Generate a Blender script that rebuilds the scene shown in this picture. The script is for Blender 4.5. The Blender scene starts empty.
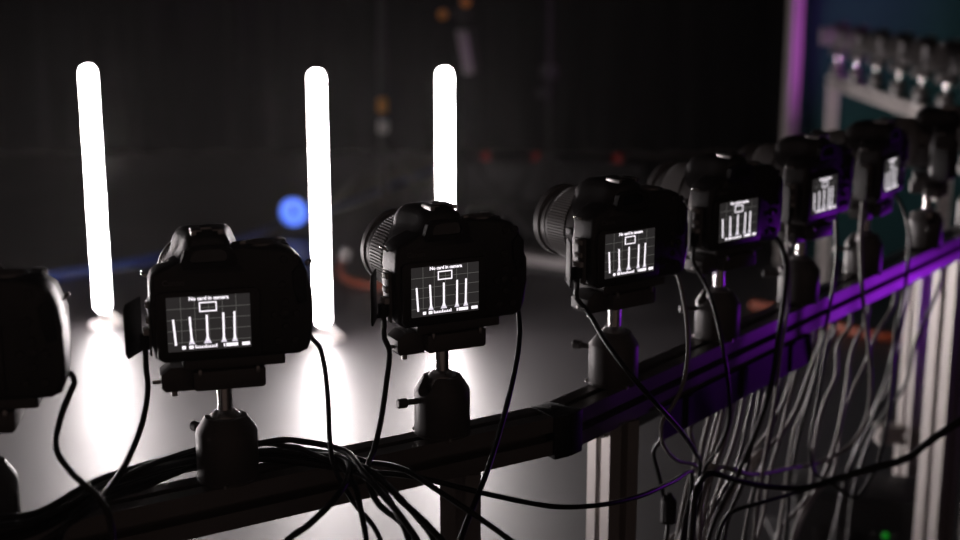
import bpy, bmesh, math, random
from mathutils import Vector, Matrix

random.seed(7)
sc = bpy.context.scene
COL = sc.collection
R = math.radians

# ------------------------------------------------------------------ camera
F = 1333.0                       # focal length in pixels of the 960x540 frame
TH = math.atan(298 / F)          # downward pitch
EYE = 1.3
cam_data = bpy.data.cameras.new('view_camera')
cam_data.sensor_width = 36.0
cam_data.lens = 36.0 * F / 960.0
cam_data.clip_start = 0.02
cam_data.dof.use_dof = True
cam_data.dof.focus_distance = 1.13
cam_data.dof.aperture_fstop = 4.2
cam_data.dof.aperture_blades = 0
cam = bpy.data.objects.new('view_camera', cam_data)
cam.location = (0, 0, EYE)
cam.rotation_euler = (math.pi / 2 - TH, 0, 0)
COL.objects.link(cam)
sc.camera = cam

# ------------------------------------------------------------------ world, lights, exposure
w = bpy.data.worlds.new('world')
sc.world = w
w.use_nodes = True
w.node_tree.nodes['Background'].inputs[0].default_value = (1.0, 0.70, 0.60, 1)
w.node_tree.nodes['Background'].inputs[1].default_value = 0.035
sc.view_settings.view_transform = 'Standard'
sc.view_settings.look = 'None'
sc.view_settings.gamma = 1.0
sc.view_settings.exposure = 0.0
sc.view_settings.use_curve_mapping = False
TUBE_POWER = 105.0
HAZE = 0.001


def spot(name, loc, target, color, energy, angle, radius, blend=0.6):
    d = bpy.data.lights.new(name, 'SPOT')
    d.color = color
    d.energy = energy
    d.spot_size = R(angle)
    d.spot_blend = blend
    d.shadow_soft_size = radius
    o = bpy.data.objects.new(name, d)
    o.location = loc
    o.rotation_euler = (Vector(target) - Vector(loc)).to_track_quat('-Z', 'Y').to_euler()
    COL.objects.link(o)
    return o


# purple stage lamp to the right of the rail
spot('purple_stage_light', (1.55, 2.52, 0.55), (0.62, 1.9, 0.87), (0.40, 0.02, 1.0), 4.5, 60, 0.08, 0.9)
spot('purple_post_light', (3.2, 3.2, 0.7), (1.25, 5.8, 1.3), (0.80, 0.14, 1.0), 110, 26, 0.10, 0.8)

# ------------------------------------------------------------------ pixel helpers


def P(x, y, z):
    """point at height z seen at pixel x, y"""
    u, v = (x - 480) / F, (270 - y) / F
    d = Vector((u, math.cos(TH) + v * math.sin(TH), -math.sin(TH) + v * math.cos(TH)))
    return Vector((0, 0, EYE)) + d * ((z - EYE) / d.z)


def PD(x, y, D):
    """point at optical depth D seen at pixel x, y"""
    u, v = (x - 480) / F, (270 - y) / F
    d = Vector((u, math.cos(TH) + v * math.sin(TH), -math.sin(TH) + v * math.cos(TH)))
    return Vector((0, 0, EYE)) + d * D


# ------------------------------------------------------------------ materials
M = {}


def mat(name, color, rough=0.5, metal=0.0, spec=0.5, emit=None, strength=0.0, bump=0.0, bscale=400.0,
        var=0.0, vscale=6.0, coat=0.0, mis=True, trans=0.0):
    m = bpy.data.materials.new(name)
    m.use_nodes = True
    nt = m.node_tree
    b = nt.nodes['Principled BSDF']
    b.inputs['Base Color'].default_value = (*color, 1)
    b.inputs['Roughness'].default_value = rough
    b.inputs['Metallic'].default_value = metal
    b.inputs['Specular IOR Level'].default_value = spec
    b.inputs['Coat Weight'].default_value = coat
    b.inputs['Transmission Weight'].default_value = trans
    if emit:
        b.inputs['Emission Color'].default_value = (*emit, 1)
        b.inputs['Emission Strength'].default_value = strength
        if not mis:
            m.cycles.emission_sampling = 'NONE'
    if bump or var:
        tc = nt.nodes.new('ShaderNodeTexCoord')
    if bump:
        n = nt.nodes.new('ShaderNodeTexNoise')
        n.inputs['Scale'].default_value = bscale
        n.inputs['Detail'].default_value = 2
        nt.links.new(tc.outputs['Object'], n.inputs['Vector'])
        bp = nt.nodes.new('ShaderNodeBump')
        bp.inputs['Strength'].default_value = bump
        bp.inputs['Distance'].default_value = 0.001
        nt.links.new(n.outputs['Fac'], bp.inputs['Height'])
        nt.links.new(bp.outputs['Normal'], b.inputs['Normal'])
    if var:
        n = nt.nodes.new('ShaderNodeTexNoise')
        n.inputs['Scale'].default_value = vscale
        n.inputs['Detail'].default_value = 5
        nt.links.new(tc.outputs['Object'], n.inputs['Vector'])
        mr = nt.nodes.new('ShaderNodeMapRange')
        mr.inputs['To Min'].default_value = max(0.02, rough - var)
        mr.inputs['To Max'].default_value = rough + var
        nt.links.new(n.outputs['Fac'], mr.inputs['Value'])
        nt.links.new(mr.outputs['Result'], b.inputs['Roughness'])
        mx = nt.nodes.new('ShaderNodeMix')
        mx.data_type = 'RGBA'
        mx.inputs[6].default_value = (*[c * (1 - var) for c in color], 1)
        mx.inputs[7].default_value = (*[min(1, c * (1 + var)) for c in color], 1)
        nt.links.new(n.outputs['Fac'], mx.inputs[0])
        nt.links.new(mx.outputs[2], b.inputs['Base Color'])
    M[name] = m
    return m


mat('plastic', (0.042, 0.038, 0.038), 0.34, bump=0.25, bscale=900)
mat('rubber', (0.016, 0.014, 0.014), 0.6, bump=0.5, bscale=700)
mat('lens_barrel', (0.20, 0.19, 0.19), 0.36)
mat('lens_ring', (0.28, 0.265, 0.26), 0.42)
mat('glass', (0.01, 0.01, 0.014), 0.05, spec=0.8, coat=0.6)
mat('chrome', (0.85, 0.83, 0.82), 0.16, metal=1.0)
mat('steel', (0.55, 0.53, 0.52), 0.35, metal=1.0)
mat('anodised', (0.10, 0.092, 0.09), 0.42, metal=0.0, spec=0.6)
mat('aluminium', (0.30, 0.275, 0.265), 0.36, metal=0.75, var=0.1, vscale=14)
mat('aluminium_pale', (0.62, 0.58, 0.56), 0.42, metal=0.6, var=0.08, vscale=10)
mat('joint_black', (0.012, 0.011, 0.011), 0.5)
mat('lcd_panel', (0.008, 0.008, 0.01), 0.12, emit=(1.0, 0.90, 0.90), strength=0.022, mis=False)
mat('lcd_grid', (0.01, 0.01, 0.01), 0.3, emit=(1.0, 0.97, 0.90), strength=0.10, mis=False)
mat('lcd_white', (0.01, 0.01, 0.01), 0.3, emit=(1.0, 0.93, 1.0), strength=1.25, mis=False)
mat('lcd_halo', (0.01, 0.01, 0.01), 0.3, emit=(0.95, 0.88, 1.0), strength=0.85, mis=False)
mat('print_grey', (0.16, 0.15, 0.15), 0.5)
mat('plug', (0.75, 0.72, 0.70), 0.4)
mat('cable_black', (0.012, 0.011, 0.011), 0.33)
mat('cable_grey', (0.30, 0.28, 0.27), 0.42)
mat('cable_blue', (0.015, 0.04, 0.22), 0.4)
mat('cable_orange', (0.26, 0.045, 0.012), 0.45)
mat('tube_glow', (0.9, 0.9, 0.9), 0.4, emit=(1.0, 0.905, 0.905), strength=TUBE_POWER)
mat('white_plastic', (0.75, 0.72, 0.70), 0.4)
mat('floor_vinyl', (0.018, 0.0165, 0.0175), 0.46, spec=0.6, var=0.06, vscale=1.6)
mat('curtain', (0.018, 0.016, 0.017), 0.9, spec=0.1, bump=0.3, bscale=120)
mat('backdrop_teal', (0.022, 0.072, 0.076), 0.85, spec=0.1)
mat('case_dark', (0.018, 0.017, 0.018), 0.5, bump=0.3, bscale=200)
mat('board_grey', (0.42, 0.39, 0.39), 0.5)
mat('lamp_blue', (0.1, 0.2, 0.6), 0.2, emit=(0.10, 0.22, 1.0), strength=1.3)
mat('red_lamp', (0.3, 0.02, 0.02), 0.3, emit=(1.0, 0.08, 0.06), strength=0.04, mis=False)
mat('orange_knob', (0.85, 0.35, 0.04), 0.45)
mat('led_green', (0.0, 0.2, 0.0), 0.3, emit=(0.02, 1.0, 0.05), strength=0.10, mis=False)
mat('led_blue', (0.0, 0.0, 0.2), 0.3, emit=(0.03, 0.12, 1.0), strength=0.5, mis=False)

# ------------------------------------------------------------------ mesh helpers (mm helpers scale by 0.001)
S = 0.001


def mesh_from(name, bm, smooth=None):
    me = bpy.data.meshes.new(name)
    bmesh.ops.recalc_face_normals(bm, faces=bm.faces[:])
    if smooth is not None:
        for f in bm.faces:
            f.smooth = True
        for e in bm.edges:
            if len(e.link_faces) == 2:
                e.smooth = e.calc_face_angle(0) < R(smooth)
    bm.to_mesh(me)
    bm.free()
    return me


def obj(name, me, m, parent=None, loc=None, rot=None):
    o = bpy.data.objects.new(name, me)
    if m is not None and isinstance(me, bpy.types.Mesh) and len(me.materials) == 0:
        me.materials.append(M[m])
    COL.objects.link(o)
    if parent:
        o.parent = parent
    if loc is not None:
        o.location = loc
    if rot is not None:
        o.rotation_euler = rot
    return o


def tag(o, label, cat, group=None, kind=None):
    if label:
        o['label'] = label
    if cat:
        o['category'] = cat
    if group:
        o['group'] = group
    if kind:
        o['kind'] = kind
    return o


def empty(name, loc=(0, 0, 0), rz=0.0):
    o = bpy.data.objects.new(name, None)
    o.empty_display_size = 0.05
    o.location = loc
    o.rotation_euler = (0, 0, rz)
    COL.objects.link(o)
    return o


def box(bm, x0, x1, y0, y1, z0, z1, bevel=0.0, s=S, seg=2):
    vs = [bm.verts.new((x * s, y * s, z * s)) for x in (x0, x1) for y in (y0, y1) for z in (z0, z1)]
    fs = [(0, 1, 3, 2), (4, 6, 7, 5), (0, 4, 5, 1), (2, 3, 7, 6), (0, 2, 6, 4), (1, 5, 7, 3)]
    faces = [bm.faces.new([vs[i] for i in f]) for f in fs]
    if bevel:
        es = list({e for f in faces for e in f.edges})
        bmesh.ops.bevel(bm, geom=es, offset=bevel * s, segments=seg, profile=0.5, affect='EDGES')


def prism(bm, pts, h0, h1, axis='y', bevel=0.0, s=S, seg=3):
    """polygon (a, b) extruded along an axis from h0 to h1, perimeter edges bevelled"""
    def v(a, b, h):
        p = {'y': (a, h, b), 'z': (a, b, h), 'x': (h, a, b)}[axis]
        return bm.verts.new(tuple(c * s for c in p))
    A = [v(a, b, h0) for a, b in pts]
    B = [v(a, b, h1) for a, b in pts]
    n = len(pts)
    fa = bm.faces.new(A)
    fb = bm.faces.new(B[::-1])
    for i in range(n):
        bm.faces.new((A[i], B[i], B[(i + 1) % n], A[(i + 1) % n]))
    if bevel:
        es = list(set(fa.edges) | set(fb.edges))
        bmesh.ops.bevel(bm, geom=es, offset=bevel * s, segments=seg, profile=0.5, affect='EDGES')


def lathe(bm, prof, n=32, axis='z', c=(0, 0, 0), s=S, cap0=True, cap1=True, radial=None):
    """profile (r, h) turned about an axis"""
    rings = []
    for (r, h) in prof:
        ring = []
        for k in range(n):
            a = 2 * math.pi * k / n
            rr = r * (radial(k, r, h) if radial else 1)
            u, v = rr * math.cos(a), rr * math.sin(a)
            p = {'z': (u, v, h), 'y': (u, h, v), 'x': (h, u, v)}[axis]
            ring.append(bm.verts.new(tuple((p[i] + c[i]) * s for i in range(3))))
        rings.append(ring)
    for a, b in zip(rings, rings[1:]):
        for k in range(n):
            bm.faces.new((a[k], a[(k + 1) % n], b[(k + 1) % n], b[k]))
    if cap0:
        bm.faces.new(rings[0][::-1])
    if cap1:
        bm.faces.new(rings[-1])


def loft(bm, sections, s=S):
    """closed sections with equal vertex counts"""
    rings = [[bm.verts.new(tuple(c * s for c in p)) for p in sec] for sec in sections]
    n = len(rings[0])
    for a, b in zip(rings, rings[1:]):
        for k in range(n):
            bm.faces.new((a[k], a[(k + 1) % n], b[(k + 1) % n], b[k]))
    bm.faces.new(rings[0][::-1])
    bm.faces.new(rings[-1])


def catmull(pts, per=8):
    """centripetal Catmull-Rom through the points"""
    pts = [Vector(p) for p in pts]
    q = [pts[0] * 2 - pts[1]] + pts + [pts[-1] * 2 - pts[-2]]
    out = []
    for i in range(1, len(q) - 2):
        p0, p1, p2, p3 = q[i - 1:i + 3]
        t0 = 0.0
        t1 = t0 + max(1e-5, (p1 - p0).length) ** .5
        t2 = t1 + max(1e-5, (p2 - p1).length) ** .5
        t3 = t2 + max(1e-5, (p3 - p2).length) ** .5
        for k in range(per):
            t = t1 + (t2 - t1) * k / per
            a1 = p0 * ((t1 - t) / (t1 - t0)) + p1 * ((t - t0) / (t1 - t0))
            a2 = p1 * ((t2 - t) / (t2 - t1)) + p2 * ((t - t1) / (t2 - t1))
            a3 = p2 * ((t3 - t) / (t3 - t2)) + p3 * ((t - t2) / (t3 - t2))
            b1 = a1 * ((t2 - t) / (t2 - t0)) + a2 * ((t - t0) / (t2 - t0))
            b2 = a2 * ((t3 - t) / (t3 - t1)) + a3 * ((t - t1) / (t3 - t1))
            out.append(b1 * ((t2 - t) / (t2 - t1)) + b2 * ((t - t1) / (t2 - t1)))
    out.append(pts[-1])
    return out


def tube_mesh(name, pts, r, n=8, per=8):
    path = catmull(pts, per)
    bm = bmesh.new()
    rings = []
    up = Vector((0.31, 0.17, 0.93)).normalized()
    prev = None
    for i, p in enumerate(path):
        t = (path[min(i + 1, len(path) - 1)] - path[max(i - 1, 0)])
        if t.length < 1e-9:
            t = Vector((0, 0, 1))
        t.normalize()
        if prev is None:
            u = t.cross(up)
            if u.length < 0.1:
                u = t.cross(Vector((1, 0, 0)))
            u.normalize()
        else:
            u = (prev - t * prev.dot(t)).normalized()
        prev = u
        v = t.cross(u)
        rings.append([bm.verts.new(p + (u * math.cos(2 * math.pi * k / n) + v * math.sin(2 * math.pi * k / n)) * r)
                      for k in range(n)])
    for a, b in zip(rings, rings[1:]):
        for k in range(n):
            bm.faces.new((a[k], a[(k + 1) % n], b[(k + 1) % n], b[k]))
    bm.faces.new(rings[0][::-1])
    bm.faces.new(rings[-1])
    return mesh_from(name, bm, 60)


def text_mesh(name, body, size, depth=0.0, align='CENTER', bold=0.0):
    cu = bpy.data.curves.new(name, 'FONT')
    cu.body = body
    cu.size = size * S
    cu.align_x = align
    cu.extrude = depth * S
    cu.offset = bold * S
    cu.resolution_u = 2
    o = bpy.data.objects.new(name, cu)
    COL.objects.link(o)
    dg = bpy.context.evaluated_depsgraph_get()
    me = bpy.data.meshes.new_from_object(o.evaluated_get(dg))
    bpy.data.objects.remove(o)
    bpy.data.curves.remove(cu)
    me.materials.clear()
    me.transform(Matrix.Rotation(math.pi / 2, 4, 'X'))      # stand it up: x right, z up, facing -y
    return me


def copy_tree(o, parent=None):
    c = o.copy()
    COL.objects.link(c)
    c.parent = parent
    for ch in list(o.children):
        copy_tree(ch, c)
    return c


def one(fn, *a, smooth=40, **k):
    bm = bmesh.new()
    fn(bm, *a, **k)
    return mesh_from('piece', bm, smooth)


# ------------------------------------------------------------------ the room
def flat(name, x0, x1, y0, y1, z, m, kind='structure'):
    bm = bmesh.new()
    box(bm, x0, x1, y0, y1, z - 0.05, z, s=1.0)
    o = obj(name, mesh_from(name, bm), m)
    return tag(o, None, None, kind=kind)


tag(flat('floor', -7.5, 6.0, -1.5, 10.2, 0.0, 'floor_vinyl'), 'dark satin vinyl studio floor with bright tube reflections', None)


def curtain(name, p0, p1, h, m, amp=0.07, wl=0.32, jitter=0.3, z0=0.01):
    bm = bmesh.new()
    a, b = Vector(p0), Vector(p1)
    L = (b - a).length
    t = (b - a).normalized()
    nrm = Vector((-t.y, t.x, 0))
    n = int(L / 0.05)
    rows = []
    ph = 0
    for i in range(n + 1):
        ph += 2 * math.pi * 0.05 / wl * (1 + random.uniform(-jitter, jitter))
        d = amp * math.sin(ph) + amp * 0.4 * math.sin(ph * 0.37 + 1.3)
        q = a + t * (L * i / n)
        rows.append([bm.verts.new(q + nrm * d * k + Vector((0, 0, z))) for z, k in ((z0, 1.15), (h * .5, 1), (h, .8))])
    for r0, r1 in zip(rows, rows[1:]):
        for k in range(2):
            bm.faces.new((r0[k], r1[k], r1[k + 1], r0[k + 1]))
    o = obj(name, mesh_from(name, bm, 180), m)
    md = o.modifiers.new('thickness', 'SOLIDIFY')
    md.thickness = 0.006
    return tag(o, None, None, kind='structure')


tag(curtain('wall_back', (-7.2, 9.7, 0), (5.6, 9.7, 0), 4.2, 'curtain'), 'black pleated studio curtain across the back', None)
tag(curtain('wall_left', (-7.2, -1.2, 0), (-7.2, 9.7, 0), 4.2, 'curtain'), 'black pleated studio curtain along the side', None)
tag(curtain('wall_right', (5.6, 9.7, 0), (5.6, -1.2, 0), 4.2, 'curtain'), 'black pleated studio curtain behind the teal backdrop', None)

bm = bmesh.new()
box(bm, -7.4, 5.8, -1.3, 9.9, 4.2, 4.25, s=1.0)
tag(obj('ceiling', mesh_from('ceiling', bm), 'curtain'), 'black studio ceiling', None, kind='structure')

# ------------------------------------------------------------------ the digital camera
AX = -10.0          # lens axis, mm right of the tripod socket
AZ = 48.0


def build_dslr():
    root = empty('digital_camera')
    # body slab
    out = [(-46, 0), (56, 0), (63, 3), (66.5, 12), (67, 30), (66.5, 50), (64.5, 64), (60, 75), (53, 82), (43, 85.5),
           (17, 86), (8, 85), (-32, 78), (-46, 73), (-52, 69), (-54.5, 63), (-55, 40), (-54.5, 14), (-52, 4)]
    bm = bmesh.new()
    prism(bm, out, -30, 1, 'y', bevel=4.5, seg=4)
    obj('body', mesh_from('body', bm, 35), 'plastic', root)
    # right hand grip at the front
    g = []
    for z, x0, x1, y1 in ((3, 30, 60, 26), (8, 29, 65, 32), (30, 28, 67, 36), (55, 28, 66, 38), (74, 30, 60, 34), (84, 34, 52, 20)):
        g.append([(x0, -8, z), (x0 + 1, y1 - 16, z), (x0 + 8, y1 - 8, z), (x1 - 10, y1 - 8, z), (x1 - 1, y1 - 17, z), (x1, -8, z)])
    bm = bmesh.new()
    loft(bm, g)
    obj('grip', mesh_from('grip', bm, 60), 'rubber', root)
    # viewfinder hump with flash overhang
    secs = []
    for y, wt, wb, zt, zb in ((-30.5, 12, 26, 93, 68), (-27.5, 15, 30, 97, 66), (-10, 16.5, 33, 99, 64), (4, 19, 34, 99.5, 62),
                              (14, 22, 33, 98, 66), (21, 22, 29, 94, 74), (25, 19, 23, 89, 80)):
        h = zt - zb
        half = [(wb, zb), (wb - 3, zb + .20 * h), (wt + (wb - wt) * .38, zb + .38 * h), (wt + 2.5, zb + .58 * h), (wt + .5, zb + .76 * h),
                (wt - 1.5, zb + .90 * h), (wt - 5, zt - .8), (wt - 9, zt)]
        secs.append([(AX + a, y, z) for a, z in half] + [(AX - a, y, z) for a, z in half[::-1]])
    bm = bmesh.new()
    loft(bm, secs)
    hump = obj('viewfinder_hump', mesh_from('viewfinder_hump', bm, 50), 'plastic', root)
    bm = bmesh.new()
    for sx in (-1, 1):
        box(bm, AX + sx * 10 - 2, AX + sx * 10 + 2, -27, -8, 97, 100.4, .4)
        x = AX + sx * 7.5
        box(bm, x - 3.5, x + 3.5, -27, -8, 99.8, 100.8, .3)
    box(bm, AX - 9, AX + 9, -12, -9, 97, 100, .3)
    obj('hot_shoe', mesh_from('hot_shoe', bm, 30), 'steel', hump)
    # eyepiece: rubber ring around a glass
    bm = bmesh.new()
    o0 = [(AX - 19, 73), (AX + 19, 73), (AX + 21, 78), (AX + 18, 87), (AX + 12, 90), (AX - 12, 90), (AX - 18, 87), (AX - 21, 78)]
    i0 = [(AX + (x - AX) * .66, 83.5 + (z - 83.5) * .6) for x, z in o0]
    A = [bm.verts.new((x * S, -29 * S, z * S)) for x, z in o0]
    B = [bm.verts.new((x * S, -34.5 * S, z * S)) for x, z in o0]
    C = [bm.verts.new((x * S, -34.5 * S, z * S)) for x, z in i0]
    D = [bm.verts.new((x * S, -31 * S, z * S)) for x, z in i0]
    for k in range(8):
        j = (k + 1) % 8
        for p, q in ((A, B), (B, C), (C, D)):
            bm.faces.new((p[k], p[j], q[j], q[k]))
    bm.faces.new(A)
    eye = obj('eyecup', mesh_from('eyecup', bm, 30), 'rubber', root)
    bm = bmesh.new()
    prism(bm, [(AX + (x - AX) * 1.02, 83.5 + (z - 83.5) * 1.02) for x, z in i0], -32.2, -31.2, 'y')
    obj('eyepiece_glass', mesh_from('eyepiece_glass', bm), 'glass', eye)
    # monitor
    lx, lz = -12.0, 31.0
    bm = bmesh.new()
    prism(bm, [(lx - 39, lz - 25), (lx - 36, lz - 28), (lx + 36, lz - 28), (lx + 39, lz - 25), (lx + 39, lz + 22),
               (lx + 36, lz + 25), (lx - 36, lz + 25), (lx - 39, lz + 22)], -33.0, -29, 'y', bevel=1.2, seg=2)
    mon = obj('monitor', mesh_from('monitor', bm, 40), 'plastic', root)
    yf = -33.0
    bm = bmesh.new()
    box(bm, lx - 31, lx + 31, yf - 0.4, yf + 0.3, lz - 21, lz + 21)
    obj('screen', mesh_from('screen', bm), 'lcd_panel', mon)

    def q(bm, x0, x1, z0, z1, d=0.25):       # thin raised figure on the screen, measured from its lower left corner
        box(bm, lx - 31 + x0, lx - 31 + x1, yf - 0.4 - d, yf - 0.35, lz - 21 + z0, lz - 21 + z1)
    bm = bmesh.new()
    for x in (10.5, 20.7, 31, 41.3, 51.5):
        q(bm, x - .2, x + .2, 6, 42, .1)
    for z in (7, 16, 24.5, 33):
        q(bm, 0, 62, z - .2, z + .2, .1)
    obj('grid', mesh_from('grid', bm), 'lcd_grid', mon)['kind'] = 'stuff'
    for x, z0, z1, lean in ((5.2, 5, 25.2, -1.6), (17.2, 7, 26.6, -1.1), (29.4, 7.5, 27.2, 0), (41.6, 7, 28.2, .3), (49.8, 7, 28.6, .6)):
        bm = bmesh.new()
        vs = []
        for yy in (yf - .66, yf - .38):
            for (dx, z) in ((-.75 - lean * .4, z0), (.75 - lean * .4, z0), (.75 + lean * .4, z1), (-.75 + lean * .4, z1)):
                vs.append(bm.verts.new(((lx - 31 + x + dx) * S, yy * S, (lz - 21 + z) * S)))
        for f in ((0, 1, 2, 3), (7, 6, 5, 4), (0, 4, 5, 1), (1, 5, 6, 2), (2, 6, 7, 3), (3, 7, 4, 0)):
            bm.faces.new([vs[i] for i in f])
        obj('tube_picture', mesh_from('tube_picture', bm), 'lcd_white', mon)
    for x, ww in ((17.6, 2.3), (29.4, 2.9), (41.5, 2.2), (49.7, 2.2)):
        bm = bmesh.new()
        prism(bm, [(lx - 31 + x - ww, lz - 21 + 5.2), (lx - 31 + x + ww, lz - 21 + 5.2), (lx - 31 + x + ww * .55, lz - 21 + 8),
                   (lx - 31 + x + .5, lz - 21 + 11), (lx - 31 + x - .5, lz - 21 + 11), (lx - 31 + x - ww * .55, lz - 21 + 8)], yf - .55, yf - .38, 'y')
        obj('glow_picture', mesh_from('glow_picture', bm), 'lcd_halo', mon)
    bm = bmesh.new()                          # warning frame and the status line
    fx0, fx1, fz0, fz1 = 24.0, 37.2, 29.8, 37.4
    q(bm, fx0, fx1, fz1 - .9, fz1)
    q(bm, fx0, fx1, fz0, fz0 + .9)
    q(bm, fx0, fx0 + .9, fz0, fz1)
    q(bm, fx1 - .9, fx1, fz0, fz1)
    obj('warning_frame', mesh_from('warning_frame', bm), 'lcd_white', mon)
    bm = bmesh.new()
    for x0, x1 in ((10.2, 13), (15.4, 18.8), (41.2, 42.2), (43.0, 51.8), (55.0, 60.8)):
        q(bm, x0, x1, 1.7, 4.2)
    for k in range(11):
        q(bm, 20.0 + k * 1.55, 20.8 + k * 1.55, 2.2, 4.4 if k % 5 == 0 else 3.6)
    q(bm, 20, 36.4, 1.9, 2.4)
    obj('status_marks', mesh_from('status_marks', bm), 'lcd_white', mon)['kind'] = 'stuff'
    me = text_mesh('warning', 'No card in camera', 3.9, .1, bold=.13)
    obj('warning_text', me, 'lcd_white', mon, ((lx + .4) * S, (yf - .5) * S, (lz + 18.0) * S))
    me = text_mesh('maker', 'Canon', 6.2, .15, bold=.05)
    obj('maker_name', me, 'print_grey', root, (-37 * S, -30.3 * S, 60.5 * S))
    # buttons right of the monitor
    for (x, z, r) in ((46, 33, 4.2), (46, 42.5, 3), (46, 23.5, 3), (37.5, 33, 3), (54.5, 33, 3), (40, 12, 3.2), (53, 12, 3.2), (44, 56, 3.4),
                      (55, 76, 3.2), (46, 76, 3.2)):
        bm = bmesh.new()
        lathe(bm, [(r, 0), (r, -1.6), (r * .8, -2.2)], 14, 'y', (x, -29.6, z), cap0=False)
        obj('button', mesh_from('button', bm, 40), 'plastic', root)
    bm = bmesh.new()
    prism(bm, [(56, 40), (63, 42), (63, 66), (58, 72), (52, 66), (53, 52)], -33, -29, 'y', bevel=1.5, seg=2)
    obj('thumb_rest', mesh_from('thumb_rest', bm, 40), 'rubber', root)
    # dials and lever on the top
    bm = bmesh.new()
    lathe(bm, [(10, 82), (10, 86.6), (9.2, 87.4)], 40, 'z', (31, -11, 0), radial=lambda k, r, h: 1 if k % 2 else .965)
    obj('mode_dial', mesh_from('mode_dial', bm, 30), 'lens_ring', root)
    bm = bmesh.new()
    lathe(bm, [(12, 82), (12, 86.8)], 28, 'z', (31, -11, 0))
    box(bm, 15, 20, -13, -9, 84, 88, .6)
    obj('power_lever', mesh_from('power_lever', bm, 30), 'steel', root)
    bm = bmesh.new()
    lathe(bm, [(7, -4), (7, 4)], 30, 'x', (48, 4, 78), radial=lambda k, r, h: 1 if k % 2 else .93)
    obj('control_dial', mesh_from('control_dial', bm, 30), 'plastic', root)
    bm = bmesh.new()
    lathe(bm, [(5.5, 80), (5.5, 86.5), (4.5, 87.3)], 20, 'z', (48, 12, -3))
    obj('shutter_button', mesh_from('shutter_button', bm, 40), 'steel', root)
    # strap lugs
    for x, z, y in ((-55, 64, -10), (65.5, 66, -8)):
        sx = 1 if x > 0 else -1
        me = tube_mesh('lug', [Vector((x, y - 4, z)) * S, Vector((x + sx * 3, y - 4, z + 2.5)) * S, Vector((x + sx * 4, y, z + 3)) * S,
                               Vector((x + sx * 3, y + 4, z + 2.5)) * S, Vector((x, y + 4, z)) * S], 1.1 * S, 6, 3)
        obj('strap_lug', me, 'chrome', root)
    # open terminal cover on the left, plugs
    bm = bmesh.new()
    prism(bm, [(0, 4), (21, 3), (24, 7), (24, 42), (21, 46), (0, 47)], -1, 1, 'y', bevel=.6, seg=2)
    me = mesh_from('terminal_cover', bm, 40)
    me.transform(Matrix.Translation((-61 * S, 0, 0)) @ Matrix.Rotation(R(239), 4, 'Z'))
    cov = obj('terminal_cover', me, 'rubber', root)
    bm = bmesh.new()
    box(bm, -64.5, -54.5, -4, -1, 5, 9, .6)
    obj('cover_strap', mesh_from('cover_strap', bm, 30), 'rubber', cov)
    bm = bmesh.new()
    box(bm, -56, -54.4, -20, -3, 4, 47, .8)
    term = obj('terminal_panel', mesh_from('terminal_panel', bm, 30), 'lens_barrel', root)
    for z in (43, 31):
        bm = bmesh.new()
        box(bm, -57.6, -55.8, -16, -6, z - 2.2, z + 2.2, .5)
        obj('socket', mesh_from('socket', bm, 30), 'plug', term)
    bm = bmesh.new()
    box(bm, -63, -55.8, -17, -8, 9, 20, 1.6)
    box(bm, -61.5, -57, -15, -10, -2, 10, 1.6)
    obj('plug', mesh_from('plug', bm, 40), 'rubber', root)
    bm = bmesh.new()
    box(bm, -60, -55.8, -18, -7, 20, 25, .8)
    obj('plug_collar', mesh_from('plug_collar', bm, 40), 'plug', root)
    # lens
    lens = empty('lens')
    lens.parent = root
    c = (AX, -9, AZ)
    bm = bmesh.new()
    lathe(bm, [(36, 6), (36, 11), (33, 14)], 48, 'y', c, cap0=False)
    obj('lens_mount', mesh_from('lens_mount', bm, 30), 'plastic', lens)
    bm = bmesh.new()
    lathe(bm, [(31.5, 12), (32.5, 14), (34, 20), (34.5, 33)], 48, 'y', c, cap0=False)
    obj('barrel', mesh_from('barrel', bm, 30), 'lens_barrel', lens)
    bm = bmesh.new()
    box(bm, AX - 36.2, AX - 33.2, 11, 20, AZ - 3, AZ + 3, .6)
    obj('focus_switch', mesh_from('focus_switch', bm, 30), 'plastic', lens)

    def rib(k, r, h):
        return 1.0 if k % 4 in (0, 1) else .962
    bm = bmesh.new()
    lathe(bm, [(35, 33.4), (36.2, 34), (36.2, 59), (35, 59.6)], 312, 'y', c, cap0=False, cap1=False, radial=rib)
    obj('zoom_ring', mesh_from('zoom_ring', bm, 25), 'lens_ring', lens)
    bm = bmesh.new()
    lathe(bm, [(34.6, 59.6), (34.6, 63), (33, 63.2), (33, 66), (33.6, 66.3), (33.6, 74)], 48, 'y', c, cap0=False, cap1=False)
    obj('inner_barrel', mesh_from('inner_barrel', bm, 30), 'lens_barrel', lens)
    bm = bmesh.new()
    lathe(bm, [(33.6, 73.6), (35.2, 74.2), (35.2, 81), (34.2, 82), (30.5, 82), (29, 76), (22, 74.5)], 48, 'y', c, cap0=False, cap1=False)
    obj('front_ring', mesh_from('front_ring', bm, 30), 'lens_barrel', lens)
    bm = bmesh.new()
    lathe(bm, [(22.5, 74.4), (16, 77), (8, 78.6), (.5, 79)], 40, 'y', c, cap0=False)
    obj('front_glass', mesh_from('front_glass', bm, 60), 'glass', lens)
    # tripod plate
    bm = bmesh.new()
    prism(bm, [(-30, -22), (44, -22), (46, -20), (46, 20), (44, 22), (-30, 22), (-32, 20), (-32, -20)], -9, .4, 'z', bevel=1.0, seg=2)
    obj('tripod_plate', mesh_from('tripod_plate', bm, 30), 'anodised', root)
    return root


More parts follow.
